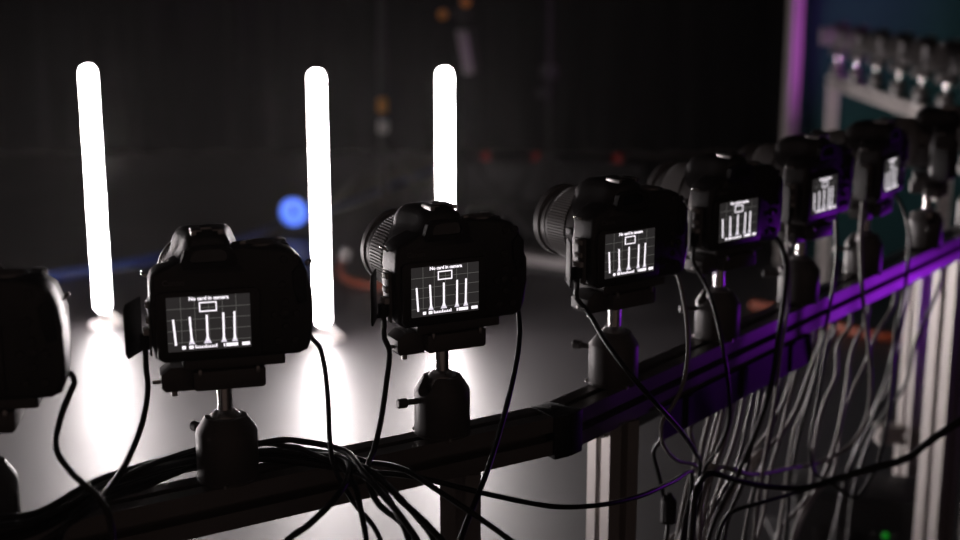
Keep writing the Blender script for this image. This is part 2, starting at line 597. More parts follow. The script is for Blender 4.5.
def build_head():
    root = empty('ball_head')
    # origin on the rail, mm upward: housing 0..52, stem 52..80, clamp 80..106 minus the plate
    bm = bmesh.new()
    lathe(bm, [(24, 0), (24.5, 1), (24.5, 38), (23.6, 41), (16.5, 52), (14.2, 52.5)], 48, 'z')
    me = mesh_from('housing', bm, 30)
    hs = obj('housing', me, 'anodised', root)
    bm = bmesh.new()                                     # notch for tipping the stem
    lathe(bm, [(7.2, -40), (7.2, -8)], 28, 'x', (0, 0, 45))
    box(bm, -40, -8, -7.2, 7.2, 45, 60)
    cut = obj('cutter', mesh_from('cutter', bm), 'anodised')
    cut.rotation_euler = (0, 0, R(18))
    md = hs.modifiers.new('b', 'BOOLEAN')
    md.operation = 'DIFFERENCE'
    md.object = cut
    md.solver = 'EXACT'
    md.use_self = True
    bpy.context.view_layer.update()
    dg = bpy.context.evaluated_depsgraph_get()
    new = bpy.data.meshes.new_from_object(hs.evaluated_get(dg))
    hs.modifiers.clear()
    hs.data = new
    bpy.data.objects.remove(cut)
    bm = bmesh.new()
    lathe(bm, [(.5, 33), (7, 34.5), (12.5, 39.5), (14, 46), (12.5, 52.5), (9, 55.5), (6.2, 57.5)], 28, 'z')
    obj('ball', mesh_from('ball', bm, 60), 'steel', root)
    bm = bmesh.new()
    lathe(bm, [(6.2, 55), (6.2, 82)], 24, 'z')
    obj('stem', mesh_from('stem', bm, 40), 'chrome', root)
    bm = bmesh.new()
    lathe(bm, [(2.6, -24), (2.6, -34), (4.4, -36), (4.4, -43), (3.4, -44)], 16, 'x', (0, -3, 33))
    obj('lock_lever', mesh_from('lock_lever', bm, 40), 'anodised', root)
    bm = bmesh.new()
    lathe(bm, [(25.0, 0), (25.0, 1.6), (24.4, 2.2)], 40, 'z')
    obj('base_ring', mesh_from('base_ring', bm, 30), 'anodised', root)
    for a in (20, 140, 260):
        bm = bmesh.new()
        x, y = 25.6 * math.cos(R(a)), 25.6 * math.sin(R(a))
        lathe(bm, [(1.8, -.4), (1.8, 2.5)], 8, 'z', (x, y, 0))
        obj('screw', mesh_from('screw', bm, 30), 'steel', root)
    # clamp
    bm = bmesh.new()
    prism(bm, [(-23, 81), (28, 81), (30, 83), (30, 96.4), (-25, 96.4), (-25, 83)], -26, 26, 'y', bevel=1.2, seg=2)
    cl = obj('clamp', mesh_from('clamp', bm, 30), 'anodised', root)
    bm = bmesh.new()
    prism(bm, [(-24, 79.5), (-46, 79.5), (-49, 83), (-49, 93), (-41, 99), (-24, 99)], -17, 8, 'y', bevel=1.0, seg=2)
    lev = obj('clamp_lever', mesh_from('clamp_lever', bm, 30), 'anodised', cl)
    bm = bmesh.new()
    lathe(bm, [(2.6, 74), (2.6, 80)], 12, 'z', (-39, -8, 0))
    lathe(bm, [(1.6, -49), (1.6, -55)], 10, 'x', (0, -8, 86))
    obj('release_pin', mesh_from('release_pin', bm, 30), 'steel', cl)
    for x in (-20, 24):
        bm = bmesh.new()
        box(bm, x - 1.4, x + 1.4, -27.5, -24, 93, 98.5, .6)
        obj('clamp_jaw', mesh_from('clamp_jaw', bm, 30), 'steel', cl)
    return root


RAIL_TOP = 0.905
BODY_Z = RAIL_TOP + 0.106

# ------------------------------------------------------------------ rail polygon


def along(p, d, t):
    return Vector((p[0] + d[0] * t, p[1] + d[1] * t, 0))


dA = Vector((0.844, 0.536, 0)).normalized()
dB = Vector((0.614, 0.789, 0)).normalized()
dC = Vector((math.cos(R(71)), math.sin(R(71)), 0))
dD = Vector((math.cos(R(88.5)), math.sin(R(88.5)), 0))
J1 = Vector((0.0696, 1.175, 0))
J2 = J1 + dB * 1.35
J3 = J2 + dC * 1.35
J4 = J3 + dD * 1.76
A0 = J1 - dA * 1.5
W = 0.036


def profile(wd):
    """T-slot outline of a square extrusion"""
    h, s_, d, t, u = wd / 2, wd * .115, wd * .16, wd * .24, wd * .33
    q = [(h, -h), (h, -s_), (h - wd * .07, -s_), (h - wd * .07, -t), (h - wd * .17, -t), (h - u, -s_ * 1.1),
         (h - u, s_ * 1.1), (h - wd * .17, t), (h - wd * .07, t), (h - wd * .07, s_), (h, s_)]
    pts = []
    for k in range(4):
        c, s2 = math.cos(k * math.pi / 2), math.sin(k * math.pi / 2)
        pts += [(x * c - y * s2, x * s2 + y * c) for x, y in q]
    return pts


def extrusion(p0, p1, wd, roll=0.0):
    """mesh of a T-slot bar from p0 to p1 in world coordinates"""
    p0, p1 = Vector(p0), Vector(p1)
    t = (p1 - p0).normalized()
    if abs(t.z) > .9:
        u = Vector((math.cos(roll), math.sin(roll), 0))
    else:
        u = t.cross(Vector((0, 0, 1))).normalized()
    v = t.cross(u)
    bm = bmesh.new()
    prof = profile(wd)
    A = [bm.verts.new(p0 + u * a + v * b) for a, b in prof]
    B = [bm.verts.new(p1 + u * a + v * b) for a, b in prof]
    n = len(prof)
    for i in range(n):
        bm.faces.new((A[i], B[i], B[(i + 1) % n], A[(i + 1) % n]))
    bm.faces.new(A)
    bm.faces.new(B[::-1])
    return mesh_from('extrusion', bm)


def frame(name, p0, p1, label, posts, m, wd=W, postmat=None, bracket=True):
    """a straight rail with its posts, feet and brackets"""
    root = empty(name, (p0.x, p0.y, 0))
    inv = Matrix.Translation((-p0.x, -p0.y, 0))

    def add(nm, me, mm):
        me.transform(inv)
        return obj(nm, me, mm, root)
    zc = RAIL_TOP - wd / 2
    add('rail', extrusion(p0 + Vector((0, 0, zc)), p1 + Vector((0, 0, zc)), wd), m)
    for (q, roll, pw) in posts:
        add('post', extrusion(q + Vector((0, 0, 0.012)), q + Vector((0, 0, RAIL_TOP - wd)), pw, roll), postmat or m)
        bm = bmesh.new()
        prism(bm, [(-60, -60), (60, -60), (60, 60), (-60, 60)], 0, 12, 'z', bevel=3)
        me = mesh_from('foot', bm, 30)
        me.transform(Matrix.Translation(q) @ Matrix.Rotation(roll, 4, 'Z'))
        add('foot', me, 'joint_black')
        if not bracket:
            continue
        # corner bracket under the rail
        bm = bmesh.new()
        h = pw / 2 * 1000
        prism(bm, [(h, -14), (h + 3, -14), (h + 13, -4), (h + 13, 0), (h, 0)], -9, 9, 'y', bevel=.8, seg=2)
        me = mesh_from('bracket', bm, 30)
        me.transform(Matrix.Translation(q + Vector((0, 0, RAIL_TOP - wd))) @ Matrix.Rotation(roll + math.pi, 4, 'Z'))
        add('corner_bracket', me, 'steel')
    tag(root, label, 'camera rail')
    return root


rollA = math.atan2(dA.y, dA.x)
rollB = math.atan2(dB.y, dB.x)
nA = Vector((-dA.y, dA.x, 0))
nB = Vector((-dB.y, dB.x, 0))
frame('camera_gantry', A0, J1 - dA * 0.013, 'brownish aluminium slot rail on posts, draped with a black cable bundle', [
    (Vector((-0.0175, 1.1200, 0)), R(1), W), (A0 + dA * 0.3, rollA, W)], 'aluminium', bracket=False)
qb = P(612, 452, RAIL_TOP - W)
qb = J1 + dB * 0.102
qr = P(938, 300, RAIL_TOP - W)
qr = J1 + dB * 1.10
frame('camera_gantry', J1 + dB * 0.013, J2 - dB * .02, 'aluminium slot rail glowing purple, with a curtain of cables below', [
    (Vector((qb.x, qb.y, 0)), rollA, W), (Vector((qr.x, qr.y, 0)), rollA, 0.045)], 'aluminium', postmat='aluminium_pale')
frame('camera_gantry', J2 + dC * 0.02, J3 - dC * .02, 'aluminium slot rail between the purple rail and the pale far rail', [
    (J2 + dC * 0.34, R(71), W)], 'aluminium_pale')
frame('camera_gantry', J3 + dD * 0.02, J4, 'pale aluminium slot rail in front of the teal backdrop', [
    (J4 - dD * 0.03, R(70), 0.045), (J3 + dD * .3, R(70), W)], 'aluminium_pale', wd=0.045)


def joint(p, d0, d1, label):
    """black corner piece between two rails"""
    root = empty('rail_joint', (p.x, p.y, RAIL_TOP - W))
    for d, sgn in ((d0, -1), (d1, 1)):
        bm = bmesh.new()
        pts = [(-1, -W / 2 - .003), (1, -W / 2 - .003), (1, W / 2 + .001), (-1, W / 2 + .001)]
        n = Vector((-d.y, d.x, 0))
        vs = []
        for z in (-.004, W + .001):
            for a, b in ((-.003, -W / 2 - .003), (.015, -W / 2 - .003), (.015, W / 2 + .001), (-.003, W / 2 + .001)):
                q = d * (a * sgn) + n * b
                vs.append(bm.verts.new((q.x, q.y, z)))
        for f in ((0, 1, 2, 3), (7, 6, 5, 4), (0, 4, 5, 1), (1, 5, 6, 2), (2, 6, 7, 3), (3, 7, 4, 0)):
            bm.faces.new([vs[i] for i in f])
        es = bm.edges[:]
        bmesh.ops.bevel(bm, geom=es, offset=.0012, segments=2, profile=.5, affect='EDGES')
        obj('joint_plate', mesh_from('joint_plate', bm, 30), 'joint_black', root)
    bm = bmesh.new()
    lathe(bm, [(5, 0), (5, W * 1000 + 2), (4, W * 1000 + 3)], 20, 'z', (0, 0, 0))
    obj('hinge_pin', mesh_from('hinge_pin', bm, 30), 'joint_black', root)
    tag(root, label, 'rail joint')


joint(J1, dA, dB, 'black corner joint linking the brownish rail to the purple-lit rail')
joint(J2, dB, dC, 'black corner joint at the far end of the purple-lit rail')
joint(J3, dC, dD, 'black corner joint where the pale far rail begins')

# ------------------------------------------------------------------ the cameras on their heads
DSLR = build_dslr()
HEAD = build_head()
first = [True]


def place(pos, yaw, label, hlabel, group, head_yaw=0.0, tilt=0.0):
    """pos: stem position; yaw in degrees from +Y, positive to the left"""
    if first[0]:
        c, h = DSLR, HEAD
        first[0] = False
    else:
        c, h = copy_tree(DSLR), copy_tree(HEAD)
    h.location = (pos.x, pos.y, RAIL_TOP)
    h.rotation_euler = (0, 0, R(yaw))
    c.location = (pos.x, pos.y, BODY_Z)
    c.rotation_euler = (0, 0, R(yaw))
    for ch in h.children:
        if ch.name.split('.')[0] in ('housing', 'lock_lever'):
            ch.rotation_euler = (0, 0, R(head_yaw))
    tag(c, label, 'camera', group)
    tag(h, hlabel, 'tripod head', 'ball heads along the rails')
    return c


LCD = [((-57, 362), 10), ((209, 322.5), 16), ((444, 289), 27), ((626, 252.5), 36), ((737, 220), 40), ((820, 194), 49), ((888.5, 174), 57)]
CAMS = []
near_lab = [
    ('black DSLR cut off by the frame edge, on the brownish rail end', 'ball head hidden under the cut-off camera on the brownish rail end'),
    ('black DSLR on brownish rail with glowing tube hidden behind its grip side', 'black ball head standing in the cable bundle on the brownish rail'),
    ('black DSLR on brownish rail, last before the black corner joint', 'black ball head with lever on brownish rail, last before the joint'),
    ('black DSLR with ribbed lens showing, first on purple-lit rail after the joint', 'black ball head first on purple-lit rail after the joint'),
    ('black DSLR second on purple-lit rail counted from the black corner joint', 'ball head second on purple-lit rail from the black corner joint'),
    ('black DSLR third on purple-lit rail counted from the black corner joint', 'ball head third on purple-lit rail from the black corner joint'),
    ('black DSLR fourth on purple-lit rail counted from the black corner joint', 'ball head fourth on purple-lit rail from the black corner joint'),
    ('black DSLR fifth on purple-lit rail counted from the black corner joint', 'ball head fifth on purple-lit rail from the black corner joint'),
    ('black DSLR sixth on purple-lit rail counted from the black corner joint', 'ball head sixth on purple-lit rail from the black corner joint')]
G = 'cameras along the near rails'
for i, ((x, y), yaw) in enumerate(LCD):
    p = P(x, y, BODY_Z + 0.031)
    a = R(yaw)
    fw = Vector((-math.sin(a), math.cos(a), 0))
    rt = Vector((math.cos(a), math.sin(a), 0))
    o = p + fw * 0.033 + rt * 0.012
    # the head is screwed to the middle of its rail
    base, d, n = (J1, dA, nA) if i < 3 else (J1, dB, nB)
    o = base + d * (o - base).dot(d) + n * max(-.004, min(.004, (o - base).dot(n)))
    CAMS.append((place(o, yaw, *near_lab[i], G, head_yaw=(0, -62, 0, -70, -35, -60, -50)[i]), o, yaw))
for k, t in enumerate((0.955, 1.168)):
    o = J1 + dB * t
    CAMS.append((place(o, 74 + 2 * k, *near_lab[7 + k], G), o, 74 + 2 * k))
orders = ['first', 'second', 'third', 'fourth', 'fifth', 'sixth', 'seventh']
for k in range(6):
    o = J2 + dC * (0.13 + .215 * k)
    place(o, 66 + 2 * k, 'black DSLR %s beyond the purple-lit rail, before the pale far rail' % orders[k],
          'ball head %s beyond the purple-lit rail, before the pale far rail' % orders[k], 'cameras on the middle rail')
for k, x in enumerate((838, 857, 877, 899, 922, 947)):
    # pixel column meets the far rail's line
    u = (x - 480) / F
    best = min((abs((J3 + dD * (t * .005)).x / ((J3 + dD * (t * .005)).y * math.cos(TH) + .32 * math.sin(TH)) - u), t * .005) for t in range(20, 352))
    o = J3 + dD * best[1]
    place(o, 84 + k * .5, 'small black DSLR on the pale far rail, %s from its open end' % orders[k],
          'ball head on the pale far rail, %s from its open end' % orders[k], 'cameras on the far rail')

# ------------------------------------------------------------------ light tubes
TL = 0.905


def light_tube(p, label, turn=0, first_=[None]):
    root = empty('light_tube', (p.x, p.y, 0)) if first_[0] is None else copy_tree(first_[0])
    if first_[0] is None:
        first_[0] = root
        r = 23
        bm = bmesh.new()
        prof = [(4, 60), (r * .55, 62), (r * .85, 68), (r, 80), (r, 60 + TL * 1000 - 22), (r * .85, 60 + TL * 1000 - 8),
                (r * .55, 60 + TL * 1000 - 2), (4, 60 + TL * 1000)]
        lathe(bm, prof, 32, 'z')
        obj('glowing_tube', mesh_from('glowing_tube', bm, 60), 'tube_glow', root)
        bm = bmesh.new()                     # closed metal back of the tube
        rows = []
        for rr in (23.4, 26):
            for z in (66, 54 + TL * 1000):
                rows.append([bm.verts.new((rr * S * math.cos(R(a)), rr * S * math.sin(R(a)), z * S)) for a in range(10, 171, 10)])
        for k in range(16):
            for i, j in ((0, 1), (1, 3), (3, 2), (2, 0)):
                bm.faces.new((rows[i][k], rows[i][k + 1], rows[j][k + 1], rows[j][k]))
        for k in (0, 16):
            bm.faces.new((rows[0][k], rows[1][k], rows[3][k], rows[2][k]))
        obj('back_shell', mesh_from('back_shell', bm, 50), 'case_dark', root)
        bm = bmesh.new()
        lathe(bm, [(52, 0), (52, 5), (48, 8), (14, 10), (12, 62)], 28, 'z')
        obj('foot', mesh_from('foot', bm, 30), 'white_plastic', root)
        bm = bmesh.new()
        prism(bm, [(8, 58), (20, 58), (70, 10), (70, 2), (52, 2)], -14, 14, 'y', bevel=2)
        obj('power_block', mesh_from('power_block', bm, 30), 'white_plastic', root)
    root.location = (p.x, p.y, 0)
    root.rotation_euler = (0, 0, R(turn))
    tag(root, label, 'light', 'glowing light tubes on the floor')
    return root


light_tube(P(103, 310, 0.06), 'glowing white light tube between the cut-off camera and the next camera')
light_tube(P(323, 324, 0.06), 'glowing white light tube just beside the grip of a camera on the brownish rail')
light_tube(P(446, 318, 0.06), 'glowing white light tube half hidden behind the camera before the joint')
light_tube(Vector((-2.1, 3.9, 0)), 'glowing white light tube standing outside the pool of the other tubes', 40)
light_tube(Vector((-1.95, 2.3, 0)), 'glowing white light tube standing nearest the side curtain', 60)

# ------------------------------------------------------------------ cables
CABLES = []


def to_px(p):
    q = Vector(p) - Vector((0, 0, EYE))
    D = q.y * math.cos(TH) - q.z * math.sin(TH)
    return 480 + F * q.x / D, 270 - F * (q.y * math.sin(TH) + q.z * math.cos(TH)) / D, D


def to_floor(e, r):
    """a cable that runs out below the picture carries on down to the floor"""
    a = 2.4 * len(CABLES)
    dx, dy = math.cos(a), math.sin(a)
    return [Vector((e.x + .01 * dx, e.y + .01 * dy, e.z * .6)), Vector((e.x + .03 * dx, e.y + .03 * dy, .10)),
            Vector((e.x + .06 * dx, e.y + .06 * dy, r + .012)), Vector((e.x + .10 * dx, e.y + .10 * dy, r + .002)),
            Vector((e.x + .24 * dx, e.y + .24 * dy, r + .001))]


def cable(pts, r, m, label, name='cable', group='black cables', pin=(False, False)):
    """pts run along the cable; a pinned end sits in a plug, in the tray or on the rail"""
    pts = [Vector(p) for p in pts]
    if r < .01 and not pin[1] and pts[-1].z > .1 and to_px(pts[-1])[1] > 538:
        pts = pts + to_floor(pts[-1], r)
    if r < .01 and not pin[0] and pts[0].z > .1 and to_px(pts[0])[1] > 538:
        pts = to_floor(pts[0], r)[::-1] + pts
    CABLES.append(dict(pts=pts, r=r, m=m, label=label, name=name, group=group, pin=pin))
    return len(CABLES) - 1


PLUG, GRIP = Vector((-.0593, -.0125, -.0005)), Vector((.0660, -.006, .012))


def cam_cable(i, spot, pts, r, m, label):
    """from the plug or the grip of camera i, then through pixels with depths"""
    c, o, yaw = CAMS[i]
    mat_ = Matrix.Translation(c.location) @ Matrix.Rotation(R(yaw), 4, 'Z')
    a = mat_ @ spot
    out = mat_ @ (spot + (Vector((0, 0, -.009)) if spot is PLUG else Vector((.0035, 0, -.007))))
    off = to_px(a)[2] - pts[0][2]
    path = [a, out] + [PD(x, y, D + off * max(0, 1 - k / 2.5)) for k, (x, y, D) in enumerate(pts)]
    return cable(path, r, m, label, pin=(True, False))


def rail_under(x, lower=.001):
    """point at the underside of the purple-lit rail in pixel column x"""
    tq = min(((abs(to_px(J1 + dB * (q * .005) + Vector((0, 0, RAIL_TOP - W)))[0] - x), q * .005) for q in range(12, 266)))[1]
    return tq, J1 + dB * tq - nB * .010 + Vector((0, 0, RAIL_TOP - W - lower))


def px(*pts):
    return [PD(*p) for p in pts]


K = 0.0024
BLK, GRY = 'cable_black', 'cable_grey'
cam_cable(0, GRIP, [(71, 390, .945), (60, 420, .935), (56, 448, .92), (72, 473, .91), (92, 491, .90), (106, 508, .90), (111, 525, .90), (114, 560, .90)], K, BLK,
          'black cable leaving the grip of the cut-off camera')
cam_cable(1, PLUG, [(148, 385, 1.01), (143, 420, 1.0), (126, 463, .975), (106, 492, .95), (86, 512, .925), (60, 530, .91), (30, 556, .90)], K, BLK,
          'black cable from the terminal side of the camera beside the glowing tube')
cam_cable(1, GRIP, [(319, 346, 1.05), (324, 364, 1.05), (328, 400, 1.05), (330, 442, 1.06), (334, 466, 1.05), (352, 500, 1.03), (382, 545, 1.0)], K * .85, BLK,
          'thin black cable from the grip of the camera beside the glowing tube')
cam_cable(2, PLUG, [(389, 350, 1.11), (386, 385, 1.10), (379, 428, 1.085), (371, 456, 1.07), (364, 472, 1.05), (374, 500, 1.03), (420, 548, 1.0)], K * 1.05, BLK,
          'black cable from the terminal side of the last camera before the joint')
cam_cable(2, GRIP, [(519, 316, 1.165), (519, 345, 1.15), (510, 392, 1.12), (497, 440, 1.09), (484, 480, 1.06), (474, 505, 1.045), (466, 525, 1.03), (458, 552, 1.02)], K, BLK,
          'black cable crossing the rail from the grip of the last camera before the joint')
cam_cable(3, PLUG, [(588, 312, 1.23), (606, 342, 1.21), (630, 374, 1.20), (655, 402, 1.22), (680, 430, 1.28), (696, 454, 1.36), (700, 468, 1.42), (696, 492, 1.42), (688, 522, 1.41), (682, 556, 1.40)], K * 1.05, BLK,
          'black cable with purple sheen slanting past the first ball head after the joint')
cam_cable(3, GRIP, [(678, 276, 1.31), (686, 315, 1.29), (688, 352, 1.29), (683, 384, 1.30), (673, 405, 1.31), (663, 420, 1.32), (662, 440, 1.34), (676, 460, 1.39), (697, 469, 1.43), (692, 496, 1.43), (684, 524, 1.42), (676, 556, 1.41)], K * .9, GRY,
          'grey cable hanging from the grip of the first camera after the joint')
cam_cable(4, PLUG, [(706, 285, 1.395), (714, 308, 1.375), (721, 338, 1.37), (727, 372, 1.38), (729, 420, 1.41), (716, 452, 1.44), (704, 469, 1.45), (699, 498, 1.44), (694, 526, 1.43), (690, 556, 1.42)], K * .9, BLK,
          'black cable past the second ball head of the purple-lit rail')
cam_cable(4, GRIP, [(778, 240, 1.49), (786, 264, 1.485), (784, 300, 1.48), (778, 340, 1.48), (772, 380, 1.49), (760, 420, 1.5), (738, 470, 1.5), (722, 500, 1.5), (706, 548, 1.5)], K * 1.3, BLK,
          'thick black cable dropping in front of the third ball head of the purple-lit rail')
cam_cable(5, PLUG, [(788, 250, 1.55), (789, 285, 1.535), (786, 320, 1.53), (781, 352, 1.53), (775, 400, 1.53), (766, 450, 1.53), (758, 500, 1.53), (752, 556, 1.52)], K * .9, GRY,
          'grey cable beside the third ball head of the purple-lit rail')
cam_cable(6, PLUG, [(861, 228, 1.71), (861, 260, 1.70), (863, 300, 1.70), (868, 340, 1.72), (871, 390, 1.76), (866, 420, 1.78), (853, 443, 1.78), (827, 460, 1.75), (790, 468, 1.66), (750, 474, 1.55), (712, 471, 1.46), (701, 500, 1.45), (698, 556, 1.44)], K * 1.2, GRY,
          'grey cable with a violet bend beside the fourth ball head of the purple-lit rail')
cam_cable(5, GRIP, [(836, 225, 1.655), (836, 262, 1.645), (831, 300, 1.635), (822, 345, 1.64), (812, 390, 1.66), (800, 430, 1.68), (793, 470, 1.67), (788, 510, 1.66), (784, 556, 1.65)], K, BLK,
          'black cable between the third and fourth ball heads of the purple-lit rail')
cam_cable(6, GRIP, [(902, 206, 1.82), (909, 232, 1.81), (908, 262, 1.80), (901, 310, 1.80), (893, 350, 1.83), (880, 400, 1.88), (860, 440, 1.9), (846, 480, 1.88), (836, 520, 1.86), (828, 556, 1.85)], K, BLK,
          'black cable beside the fifth ball head of the purple-lit rail')
cable(px((1135, 640, 1.66), (1105, 480, 1.64), (1040, 405, 1.60), (975, 412, 1.56), (958, 421, 1.55), (933, 438, 1.55), (907, 457, 1.56), (873, 467, 1.56), (840, 477, 1.55), (807, 487, 1.52), (773, 487, 1.48), (735, 480, 1.43), (708, 474, 1.40),
         (696, 492, 1.38), (692, 522, 1.37), (690, 556, 1.37)), K * 1.45, BLK, 'thick black cable crossing in front of the pale post')
cable(px((1130, 660, 1.69), (1100, 490, 1.67), (1040, 412, 1.63), (975, 417, 1.585), (930, 443, 1.58), (907, 460, 1.585), (873, 470, 1.585), (840, 480, 1.57), (812, 488, 1.545), (795, 493, 1.52), (760, 503, 1.46), (728, 515, 1.42), (718, 536, 1.40), (715, 556, 1.40)), K, BLK,
      'black cable looping below the tied bundle')
cable([rail_under(826)[1]] + px((824, 360, 1.69), (816, 410, 1.69), (810, 446, 1.69), (815, 474, 1.7), (832, 484, 1.7), (855, 498, 1.7), (864, 488, 1.71), (873, 474, 1.72), (884, 440, 1.74), (891, 390, 1.76), (895, 340, 1.78)) + [rail_under(897)[1]],
      K, BLK, 'black strap hanging in a V between the hanging cables', pin=(True, True))
# bundle lying on the brownish rail
lanes = [(0, 0), (1, 0), (2, 0), (0.5, 1), (1.5, 1), (1, 2)]          # side by side and on top of one another
tails = [
    [(400, 472, 1.06), (475, 491, 1.08), (530, 503, 1.11), (560, 507, 1.13), (600, 505, 1.16), (640, 496, 1.22), (672, 482, 1.30), (692, 474, 1.38), (690, 496, 1.39), (684, 524, 1.39), (680, 556, 1.38)],
    [(374, 474, 1.04), (402, 502, 1.01), (430, 528, .99), (450, 556, .98)],
    [(380, 479, 1.04), (412, 512, 1.01), (438, 552, .99)],
    [(400, 468, 1.05), (440, 492, 1.03), (475, 515, 1.02), (510, 540, 1.02), (530, 556, 1.02)],
    [(350, 476, 1.04), (335, 500, 1.01), (310, 524, .99), (280, 552, .97)],
    [(366, 476, 1.03), (386, 498, 1.01), (404, 520, .99), (424, 556, .98)]]
for k in range(6):
    la, up = lanes[k]
    e, d = -5.2 * up - 2.0 * la, .006 * la
    pts = [(-100 - 8 * k, 640, .87 + d), (-30, 560 + e - 4 * k, .895 + d), (40, 528 + e, .925 + d), (92, 499 + e, .965 + d), (140, 481 + e, 1.02 + d), (196, 467 + e, 1.085 + d), (262, 460 + e, 1.105 + d),
           (310, 461 + e, 1.095 + d), (345, 465 + e * .7, 1.075 + d * .5)] + tails[(0, 1, 2, 4, 3, 5)[k]]
    cable(px(*pts), K * (1.1 if k % 2 else .95), BLK, 'black cable in the bundle draped along the brownish rail', group='cables of the draped bundle')
for pts in ([(412, 556, .985), (396, 512, 1.0), (376, 482, 1.03), (345, 468, 1.07), (272, 464, 1.10), (220, 465, 1.085), (170, 475, 1.04), (120, 491, .985), (80, 515, .945), (50, 548, .91)],
            [(368, 556, .985), (362, 512, 1.01), (356, 484, 1.04), (338, 462, 1.075), (270, 447, 1.115), (225, 448, 1.105), (160, 462, 1.045), (115, 482, .99), (70, 518, .94), (55, 552, .91)]):
    cable(px(*pts), K, BLK, 'black cable in the bundle draped along the brownish rail', group='cables of the draped bundle')
# cables hanging below the purple-lit rail
hang = [
    # left group: drop from under the rail, gather, spread down left
    [(655, 424, 1.32), (654, 450, 1.33), (660, 480, 1.34), (668, 520, 1.34), (664, 556, 1.33)],
    [(686, 408, 1.36), (690, 430, 1.37), (696, 458, 1.37), (688, 490, 1.36), (678, 552, 1.35)],
    [(703, 424, 1.39), (703, 445, 1.39), (700, 468, 1.38), (692, 500, 1.37), (686, 552, 1.36)],
    [(711, 420, 1.40), (709, 446, 1.40), (703, 470, 1.39), (690, 505, 1.36), (676, 555, 1.34)],
    [(717, 418, 1.41), (716, 440, 1.41), (706, 472, 1.4), (698, 510, 1.38), (694, 555, 1.37)],
    [(726, 410, 1.43), (725, 440, 1.42), (712, 476, 1.4), (704, 515, 1.4), (698, 556, 1.39)],
    [(737, 402, 1.45), (736, 436, 1.44), (724, 474, 1.42), (712, 510, 1.4), (700, 556, 1.4)],
    [(747, 400, 1.47), (746, 430, 1.46), (738, 466, 1.45), (718, 505, 1.42), (690, 552, 1.4)],
    [(768, 380, 1.5), (762, 405, 1.49), (752, 445, 1.48), (732, 480, 1.45), (696, 520, 1.4), (660, 552, 1.36)],
    # right group: slanting strands
    [(806, 334, 1.57), (797, 360, 1.56), (788, 390, 1.55), (774, 425, 1.53), (752, 462, 1.5), (724, 500, 1.47), (700, 552, 1.45)],
    [(814, 332, 1.58), (812, 365, 1.58), (800, 400, 1.57), (784, 432, 1.54), (760, 455, 1.5), (745, 470, 1.48), (715, 520, 1.46), (700, 556, 1.45)],
    [(828, 326, 1.6), (820, 360, 1.6), (806, 405, 1.58), (795, 430, 1.57), (784, 500, 1.56), (776, 556, 1.55)],
    [(843, 318, 1.63), (838, 345, 1.63), (836, 375, 1.62), (822, 410, 1.6), (814, 450, 1.59), (808, 495, 1.58), (780, 530, 1.56), (772, 556, 1.55)],
    [(862, 312, 1.66), (852, 350, 1.66), (846, 390, 1.65), (838, 430, 1.63), (820, 480, 1.61), (798, 520, 1.6), (790, 556, 1.6)],
    [(888, 300, 1.72), (876, 335, 1.71), (866, 362, 1.7), (852, 392, 1.68), (842, 420, 1.66), (834, 470, 1.65), (812, 500, 1.63), (790, 556, 1.6)],
    [(903, 296, 1.76), (899, 340, 1.75), (890, 380, 1.74), (876, 410, 1.73), (862, 440, 1.72), (848, 470, 1.71), (840, 506, 1.7), (834, 556, 1.69)],
    [(936, 268, 1.83), (930, 310, 1.83), (915, 345, 1.82), (905, 385, 1.82), (880, 420, 1.82), (864, 455, 1.8), (854, 490, 1.79), (846, 556, 1.78)],
    [(776, 376, 1.51), (772, 420, 1.51), (758, 470, 1.5), (748, 510, 1.5), (742, 556, 1.5)],
    [(756, 392, 1.49), (754, 430, 1.49), (744, 480, 1.48), (728, 520, 1.47), (722, 556, 1.47)],
    [(790, 368, 1.54), (786, 410, 1.54), (770, 470, 1.53), (762, 520, 1.52), (752, 556, 1.52)],
]
HANG = []
for k, pts in enumerate(hang):
    grey = k not in (0, 7, 15, 16, 17, 18)
    tq, top = rail_under(pts[0][0])
    tray = .16 < tq < .52
    if tray:
        top = rail_under(pts[0][0], .020)[1]
    dt = to_px(top)[2] - pts[0][2]
    pts = [(x, y, D + dt) for x, y, D in pts]
    HANG.append(cable([top, top - Vector((0, 0, .022))] + px(*pts)[1:], K * (.85 + .3 * random.random()), GRY if grey else BLK,
          ('pale grey' if grey else 'black') + (' cable dropping out of the black cable tray' if tray else ' cable hanging straight from the purple-lit rail, clear of the tray'),
          group='%s cables hanging below the %s' % ('grey' if grey else 'black', 'tray' if tray else 'rail'), pin=(True, False)))
# black cable tray under the purple-lit rail
tr = empty('cable_tray', J1 + dB * .16 + Vector((0, 0, RAIL_TOP - W)))
bm = bmesh.new()
for a0, a1, b0, b1, c0, c1 in ((0, 360, -22, -20, -36, 0), (0, 360, 20, 22, -36, 0), (0, 360, -20, 20, -2.4, 0)):
    box(bm, a0, a1, b0, b1, c0, c1)
obj('channel', mesh_from('channel', bm), 'joint_black', tr)
for k in range(3):
    bm = bmesh.new()
    box(bm, 50 + k * 125, 62 + k * 125, -24, -21.6, -34, -1, .6)
    obj('clip', mesh_from('clip', bm), 'joint_black', tr)
tr.rotation_euler = (0, 0, rollB)
tag(tr, 'black cable tray screwed under the purple-lit rail', 'cable tray')
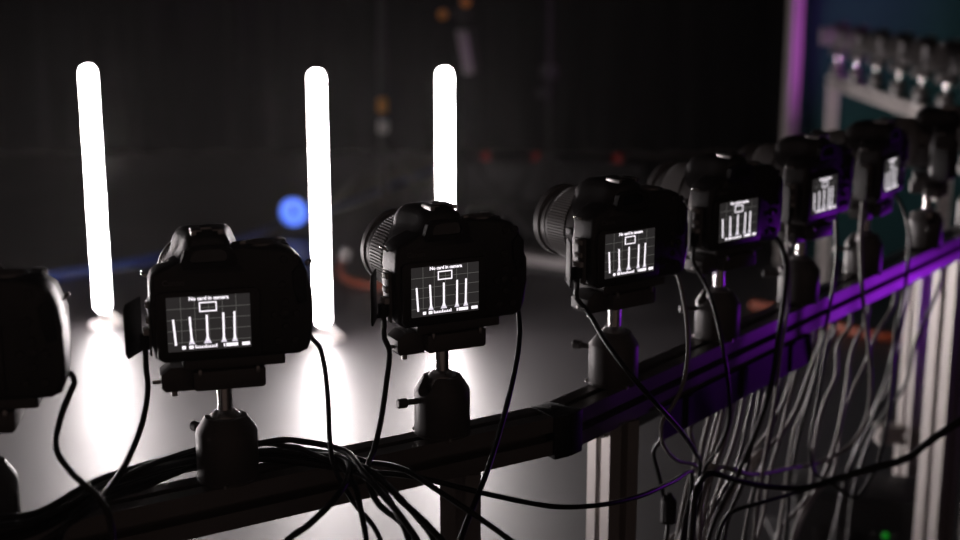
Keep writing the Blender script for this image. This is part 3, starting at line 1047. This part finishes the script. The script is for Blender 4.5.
# ------------------------------------------------------------------ equipment box on the frame at the right
BOX = PD(858, 520, 2.32)
bx = empty('power_box', BOX)
bm = bmesh.new()
box(bm, -110, 110, -60, 60, -60, 60, 6)
obj('case', mesh_from('case', bm, 30), 'case_dark', bx)
bm = bmesh.new()
box(bm, -112, 112, -64, 64, 58, 66, 2)
obj('lid', mesh_from('lid', bm, 30), 'case_dark', bx)
for x, z, m in ((44, 2, 'led_green'), (62, 2, 'joint_black'), (26, 2, 'joint_black')):
    bm = bmesh.new()
    lathe(bm, [(6, 0), (6, -3), (4, -5)], 14, 'y', (x, -59.5, z), cap0=False)
    obj('indicator', mesh_from('indicator', bm, 40), m, bx)
for x in (-60, -20):
    bm = bmesh.new()
    box(bm, x - 14, x + 14, -64, -59, -35, 5, 2)
    obj('outlet', mesh_from('outlet', bm, 30), 'rubber', bx)
bx.rotation_euler = (0, 0, R(-15))
tag(bx, 'dark power box with a green indicator on a shelf behind the cables', 'power box')
# stand carrying the box: post, crossbar, foot
pc = PD(911, 400, 2.42)
st = empty('support_stand', (pc.x, pc.y, 0))
for nm, p0, p1, roll in (('post', (0, 0, .012), (0, 0, RAIL_TOP - .02), rollA), ('crossbar', (-.06, -.004, BOX.z + .11), (.36, .02, BOX.z + .11), 0)):
    obj(nm, extrusion(p0, p1, .032, roll), 'aluminium_pale', st)
bm = bmesh.new()
prism(bm, [(-70, -70), (70, -70), (70, 70), (-70, 70)], 0, 12, 'z', bevel=3)
obj('foot', mesh_from('foot', bm, 30), 'joint_black', st)
bm = bmesh.new()
box(bm, BOX.x - .13 - pc.x, BOX.x + .15 - pc.x, BOX.y - .09 - pc.y, .016, BOX.z - .066, BOX.z - .0595, .001, s=1.0)
obj('shelf', mesh_from('shelf', bm, 30), 'case_dark', st)
tag(st, 'pale aluminium support post with a low crossbar behind the cables', 'stand')

# ------------------------------------------------------------------ background
# teal backdrop on a frame
bl = P(790, 230, 0.0)
bd = 5.9
X0 = (790 - 480) / F * 5.85
tag(curtain('backdrop_cloth', (X0 + .05, bd + .008, 0), (X0 + 3.4, bd - .542, 0), 3.45, 'backdrop_teal', .010, .9, .2, z0=.03),
    'teal cloth backdrop hanging behind the far camera rail', 'backdrop', kind='thing')
fr = empty('backdrop_frame', (X0, bd - .05, 0))
obj('post', extrusion((0, 0, .012), (0, 0, 3.5), .05, R(20)), 'aluminium_pale', fr)
obj('post', extrusion((3.42, -.55, .012), (3.42, -.55, 3.5), .05, R(12)), 'aluminium_pale', fr)
obj('crossbar', extrusion((.03, 0, 3.46), (3.40, -.55, 3.46), .05), 'aluminium_pale', fr)
for x, y in ((0, 0), (3.42, -.55)):
    bm = bmesh.new()
    prism(bm, [(-90, -90), (90, -90), (90, 90), (-90, 90)], 0, 12, 'z', bevel=3)
    obj('foot', mesh_from('foot', bm, 30), 'joint_black', fr, (x, y, 0))
for k in range(7):
    bm = bmesh.new()
    box(bm, -14, 14, -30, 56, -40, 30, 3)
    obj('cloth_clip', mesh_from('cloth_clip', bm, 30), 'joint_black', fr, (.12 + k * .53, -.55 * (.12 + k * .53) / 3.42, 3.46), (0, 0, R(-9)))
tag(fr, 'tall pinkish aluminium post frame at the edge of the teal backdrop', 'frame')

# orange extension cord and blue hose on the floor
cable([P(343, 262, .05), P(340, 270, .03), P(350, 281, .018), P(376, 286, .018), P(430, 287, .018), P(490, 278, .018)],
      .016, 'cable_orange', 'orange cord with a pale plug, lying on the floor beside a tube', 'extension_cord', 'floor cords')
cable([P(752, 304, .018), P(790, 312, .018), P(840, 328, .018), P(880, 336, .018), P(930, 340, .018)],
      .016, 'cable_orange', 'orange cord on the floor behind the hanging cables', 'extension_cord', 'floor cords')
bm = bmesh.new()
lathe(bm, [(14, 0), (24, 8), (24, 50), (16, 60)], 18, 'z')
o = obj('cord_plug', mesh_from('cord_plug', bm, 40), 'white_plastic', None, P(343, 262, .045), (0, R(20), 0))
tag(o, 'pale plug at the end of the orange floor cord', 'plug')
cable([P(20, 282, .025), P(90, 270, .025), P(180, 254, .025), P(240, 240, .025), P(290, 222, .025), P(350, 203, .025), P(410, 179, .025), P(470, 157, .025)],
      .024, 'cable_blue', 'blue hose lying across the dark floor behind the tubes', 'floor_hose', 'floor cords')

# blue stage lamp on the floor
bp = P(297, 234, 0.0)
lamp = empty('stage_lamp', (bp.x, bp.y, 0), R(-5))
bm = bmesh.new()
lathe(bm, [(40, 115), (62, 100), (76, 60), (76, -72), (72, -74), (70, -60)], 32, 'y', (0, 0, 124), cap1=False)
obj('can', mesh_from('can', bm, 30), 'case_dark', lamp)
bm = bmesh.new()
lathe(bm, [(70, -58), (50, -64), (14, -68), (12, -68)], 32, 'y', (0, 0, 124), cap0=False, cap1=False)
obj('lens', mesh_from('lens', bm, 60), 'lamp_blue', lamp)
bm = bmesh.new()
lathe(bm, [(13, -66), (13, -70), (9, -72)], 16, 'y', (0, 0, 140))
obj('lens_hub', mesh_from('lens_hub', bm, 30), 'joint_black', lamp)
me = tube_mesh('yoke', [Vector((-84, 20, 124)) * S, Vector((-88, 20, 60)) * S, Vector((-70, 20, 12)) * S, Vector((0, 20, 6)) * S,
                        Vector((70, 20, 12)) * S, Vector((88, 20, 60)) * S, Vector((84, 20, 124)) * S], .006)
obj('yoke', me, 'joint_black', lamp)
tag(lamp, 'blue glowing round stage lamp on the floor behind a tube', 'stage lamp')

# flat pale board on the floor
q = P(560, 270, 0)
fb = empty('floor_board', (q.x, q.y, 0), R(-32))
bm = bmesh.new()
box(bm, -420, 420, -55, 55, 2, 60, 5)
obj('channel_body', mesh_from('channel_body', bm, 30), 'board_grey', fb)
bm = bmesh.new()
box(bm, -420, 420, -100, -56, 0, 22, 5)
obj('channel_ramp', mesh_from('channel_ramp', bm, 30), 'case_dark', fb)
tag(fb, 'pale grey cable channel lying on the floor beyond the joint', 'cable channel')

# low dark flight case with red lamps far behind
q = P(545, 200, 0)
lc = empty('flight_case', (q.x, q.y, 0), R(-7))
bm = bmesh.new()
box(bm, -520, 560, -200, 200, 0, 230, 12)
obj('case', mesh_from('case', bm, 30), 'case_dark', lc)
bm = bmesh.new()
box(bm, -526, 566, -206, 206, 228, 252, 6)
obj('lid', mesh_from('lid', bm, 30), 'case_dark', lc)
for x in (-330, -40, 420):
    bm = bmesh.new()
    lathe(bm, [(24, 250), (24, 275), (16, 292), (4, 298)], 20, 'z', (x, -150, 0))
    obj('red_lamp', mesh_from('red_lamp', bm, 40), 'red_lamp', lc)
tag(lc, 'low dark flight case with three red lamps before the curtain', 'flight case')


def stand(x, D, ztop, parts, label, m='steel', pr=14):
    b = PD(x, 60, D)
    root = empty('light_stand', (b.x, b.y, 0))
    bm = bmesh.new()
    lathe(bm, [(pr, 60), (pr, 900), (pr * .8, 902), (pr * .8, ztop * 1000)], 16, 'z')
    obj('pole', mesh_from('pole', bm, 30), m, root)
    for a in (90, 210, 330):
        me = tube_mesh('leg', [Vector((0, 0, .42)), Vector((.20 * math.cos(R(a)), .20 * math.sin(R(a)), .21)), Vector((.40 * math.cos(R(a)), .40 * math.sin(R(a)), .012))], .011)
        obj('leg', me, m, root)
    for nm, bmf, mm in parts(b):
        obj(nm, bmf, mm, root)
    tag(root, label, 'light stand')
    return root


def zpix(y, D):
    return PD(480, y, D).z * 1000


def parts1(b):
    z = zpix(106, 7.0)
    out = [('knob', one(lathe, [(10, -40), (26, -34), (26, 30), (14, 40)], 20, 'z', (0, -24, z)), 'orange_knob')]
    z = zpix(128, 7.0)
    out.append(('clamp', one(box, -26, 26, -30, 26, z - 34, z + 34, 6), 'white_plastic'))
    return out


stand(382, 7.0, 2.6, parts1, 'slim light stand with an orange knob and a pale clamp', 'joint_black', 22)


def parts2(b):
    z0, z1 = zpix(74, 6.7), zpix(30, 6.7)
    bm = bmesh.new()
    prism(bm, [(10, z0), (60, z0 + 6), (26, z1 - 2), (-28, z1)], -70, 40, 'y', bevel=8)
    out = [('lamp_head', mesh_from('lamp_head', bm, 30), 'board_grey')]
    bm = bmesh.new()
    prism(bm, [(58, z0 + 14), (84, z0 + 22), (54, z1 + 6), (26, z1)], -50, 30, 'y', bevel=6)
    out.append(('lamp_back', mesh_from('lamp_back', bm, 30), 'case_dark'))
    for x, y in ((-95, 14), (20, 2)):
        out.append(('knob', one(lathe, [(10, -28), (24, -22), (24, 22), (10, 28)], 18, 'y', (x, -30, zpix(y, 6.7))), 'orange_knob'))
    out.append(('cross_arm', one(box, -110, 40, -12, 12, zpix(14, 6.7) - 12, zpix(14, 6.7) + 12, 3), 'joint_black'))
    return out


stand(462, 6.7, 2.62, parts2, 'dark light stand holding a pale slanted lamp head', 'joint_black', 13)


def parts3(b):
    z = zpix(72, 6.75)
    return [('clamp', one(box, -40, 40, -40, 30, z - 30, z + 30, 8), 'case_dark'),
            ('clamp', one(box, -60, 0, -30, 30, z - 130, z - 90, 8), 'case_dark')]


stand(549, 6.75, 2.4, parts3, 'thin dark light stand with a dull metal clamp', 'joint_black', 12)

# ------------------------------------------------------------------ lay the cables: side by side, never through one another or the frame
from mathutils.bvhtree import BVHTree
from mathutils.kdtree import KDTree


def lay_cables():
    bpy.context.view_layer.update()
    V, T = [], []
    skip = ('floor', 'ceiling', 'cord_plug')
    for o in sc.objects:
        if o.type != 'MESH' or o.name in skip or o.name.startswith('wall_'):
            continue
        root = o
        while root.parent:
            root = root.parent
        if o.name.split('.')[0] in ('screen', 'grid', 'status_marks', 'warning_text', 'warning_frame', 'tube_picture', 'glow_picture', 'maker_name', 'button', 'cover_strap'):
            continue
        if root.location.y > 2.6 and root.name.startswith(('digital_camera', 'ball_head')):
            continue
        n, mw = len(V), o.matrix_world
        V += [mw @ v.co for v in o.data.vertices]
        T += [[n + i for i in p.vertices] for p in o.data.polygons]
    bvh = BVHTree.FromPolygons(V, T)
    C = []
    for c in CABLES:
        h = min(.005, c['r'] * 2) if c['r'] < .01 else c['r'] * 2
        path = catmull(c['pts'], 14)
        out, acc = [path[0]], 0.0
        for a, b in zip(path, path[1:]):
            L = (b - a).length
            while L > 0 and acc + L >= h:
                a = a + (b - a) * ((h - acc) / L)
                out.append(a)
                L, acc = (b - a).length, 0.0
            acc += L
        c['h'] = h
        rad = [c['r']] * len(out)
        C.append([out, [p.copy() for p in out], rad])
    for hk, lo, hi, rr in ((10, 452, 474, .0068), (0, 496, 528, .0093)):          # the plug and the ferrite are thicker
        out, _, rad = C[HANG[hk]]
        for i, p in enumerate(out):
            if lo < to_px(p)[1] < hi:
                rad[i] = rr
    ITER = 80
    for it in range(ITER):
        flat_ = [(ci, i) for ci, c in enumerate(C) if CABLES[ci]['r'] < .01 for i in range(len(c[0]))]
        kd = KDTree(len(flat_))
        for k, (ci, i) in enumerate(flat_):
            kd.insert(C[ci][0][i], k)
        kd.balance()
        move = {}
        for k, (ci, i) in enumerate(flat_):
            p, ri = C[ci][0][i], C[ci][2][i]
            for co, k2, d in kd.find_range(p, ri + .0040 + (.006 if ri < .005 else 0)):
                cj, j = flat_[k2]
                if cj == ci:
                    continue
                need = ri + C[cj][2][j] + .0010
                if d >= need:
                    continue
                v = (p - co) if d > 1e-6 else Vector((random.uniform(-1, 1), random.uniform(-1, 1), random.uniform(-1, 1)))
                v = v.normalized() * ((need - d) * .5)
                m_ = move.setdefault((ci, i), [Vector(), 0])
                m_[0] += v
                m_[1] += 1
        for (ci, i), (v, n) in move.items():
            C[ci][0][i] = C[ci][0][i] + v / max(1, n * .6)
        for ci, (out, base, rad) in enumerate(C):
            c = CABLES[ci]
            n = len(out)
            a0 = int(.014 / c['h']) + 1 if c['pin'][0] else 0
            a1 = n - (int(.014 / c['h']) + 1 if c['pin'][1] else 0)
            if c['label'].find('tray') > 0 and c['label'].find('dropping') > 0:
                a0 = int(.030 / c['h']) + 1
            for i in range(a0, a1):
                p = out[i]
                hit = bvh.find_nearest(p, .03)
                if hit[0] is not None:
                    co, nr, _, d = hit
                    v = p - co
                    inside = v.dot(nr) < 0
                    if p.z < .0125 and (inside or d < rad[i]):                    # over a foot plate
                        p = Vector((p.x, p.y, .0126 + rad[i]))
                    elif inside and d < .022:
                        p = co + nr * (rad[i] + .0003)
                    elif not inside and d < rad[i] + .0003:
                        p = co + (v.normalized() if d > 1e-6 else nr) * (rad[i] + .0003)
                if p.z < rad[i] + .0002:
                    p = Vector((p.x, p.y, rad[i] + .0002))
                out[i] = p
            if it < ITER - 9:                                                     # keep the bends smooth
                for _ in range(3 if it < ITER - 15 else 1):
                    dd = [o_ - b for o_, b in zip(out, base)]
                    for i in range(1, n - 1):
                        out[i] = base[i] + dd[i] * .5 + (dd[i - 1] + dd[i + 1]) * .25
            if c['pin'][0]:
                out[0] = base[0].copy()
            if c['pin'][1]:
                out[-1] = base[-1].copy()
    for c, (out, _, _) in zip(CABLES, C):
        c['path'] = out
        me = tube_mesh(c['name'], out, c['r'], 8, 1)
        o0 = out[0].copy()
        me.transform(Matrix.Translation(-o0))
        tag(obj(c['name'], me, c['m'], None, o0), c['label'], 'cable', c['group'])


lay_cables()


def on_cable(k, y):
    """place and direction on cable k at pixel row y"""
    p = CABLES[k]['path']
    i = min(range(2, len(p) - 3), key=lambda q: abs(to_px(p[q])[1] - y) + (1000 if p[q].z < .3 else 0))
    return p[i], (p[i - 2] - p[i + 2]).normalized()


p, t = on_cable(HANG[10], 470)
bm = bmesh.new()
lathe(bm, [(3, -4), (6.2, 0), (6.2, 22), (5, 26), (3, 34)], 20, 'z')
o = obj('inline_plug', mesh_from('inline_plug', bm, 40), 'plug', None, p, t.to_track_quat('Z', 'Y').to_euler())
tag(o, 'pale cylindrical plug on a hanging grey cable', 'plug')
p, t = on_cable(HANG[0], 524)
bm = bmesh.new()
lathe(bm, [(5, 0), (8.6, 2), (8.6, 24), (7, 27), (3, 33)], 24, 'z', radial=lambda k, r, h: 1 if k % 2 else .94)
o = obj('cable_ferrite', mesh_from('cable_ferrite', bm, 40), 'rubber', None, p, t.to_track_quat('Z', 'Y').to_euler())
tag(o, 'black ribbed ferrite lump on a hanging cable', 'ferrite')
# tie round the strands that gather below the tray
mid = on_cable(HANG[3], 466)[0]
near = sorted(HANG[1:7], key=lambda k: (on_cable(k, 466)[0] - mid).length)[:2]
ring = [on_cable(k, 466)[0] for k in near]
cx = sum((q for q in ring), Vector()) / len(ring)
rr = (max((q - cx).length for q in ring) + .0030) * 1000
bm = bmesh.new()
lathe(bm, [(rr, -3.5), (rr + 1.4, -3), (rr + 1.4, 3), (rr, 3.5), (rr, -3.5)], 24, 'z', cap0=False, cap1=False)
box(bm, rr + .6, rr + 6, -3, 3, -4, 4, .6)
t = sum((on_cable(k, 466)[1] for k in near), Vector()).normalized()
o = obj('cable_tie', mesh_from('cable_tie', bm, 40), 'white_plastic', None, cx, t.to_track_quat('Z', 'Y').to_euler())
tag(o, 'pale cable tie gathering the hanging cables', 'cable tie')

# ------------------------------------------------------------------ haze hanging in the studio
if HAZE:
    bm = bmesh.new()
    box(bm, -7.0, 5.4, -1.2, 9.5, 0.005, 4.0, s=1.0)
    hz = obj('haze', mesh_from('haze', bm), None)
    hm = bpy.data.materials.new('haze')
    hm.use_nodes = True
    hm.node_tree.nodes.clear()
    vo = hm.node_tree.nodes.new('ShaderNodeVolumeScatter')
    vo.inputs['Color'].default_value = (1, .95, .95, 1)
    vo.inputs['Density'].default_value = HAZE
    vo.inputs['Anisotropy'].default_value = 0.8
    om = hm.node_tree.nodes.new('ShaderNodeOutputMaterial')
    hm.node_tree.links.new(vo.outputs[0], om.inputs['Volume'])
    hz.data.materials.append(hm)
    tag(hz, 'thin stage haze hanging in the dark studio', 'haze', kind='stuff')
    sc.cycles.volume_bounces = 0
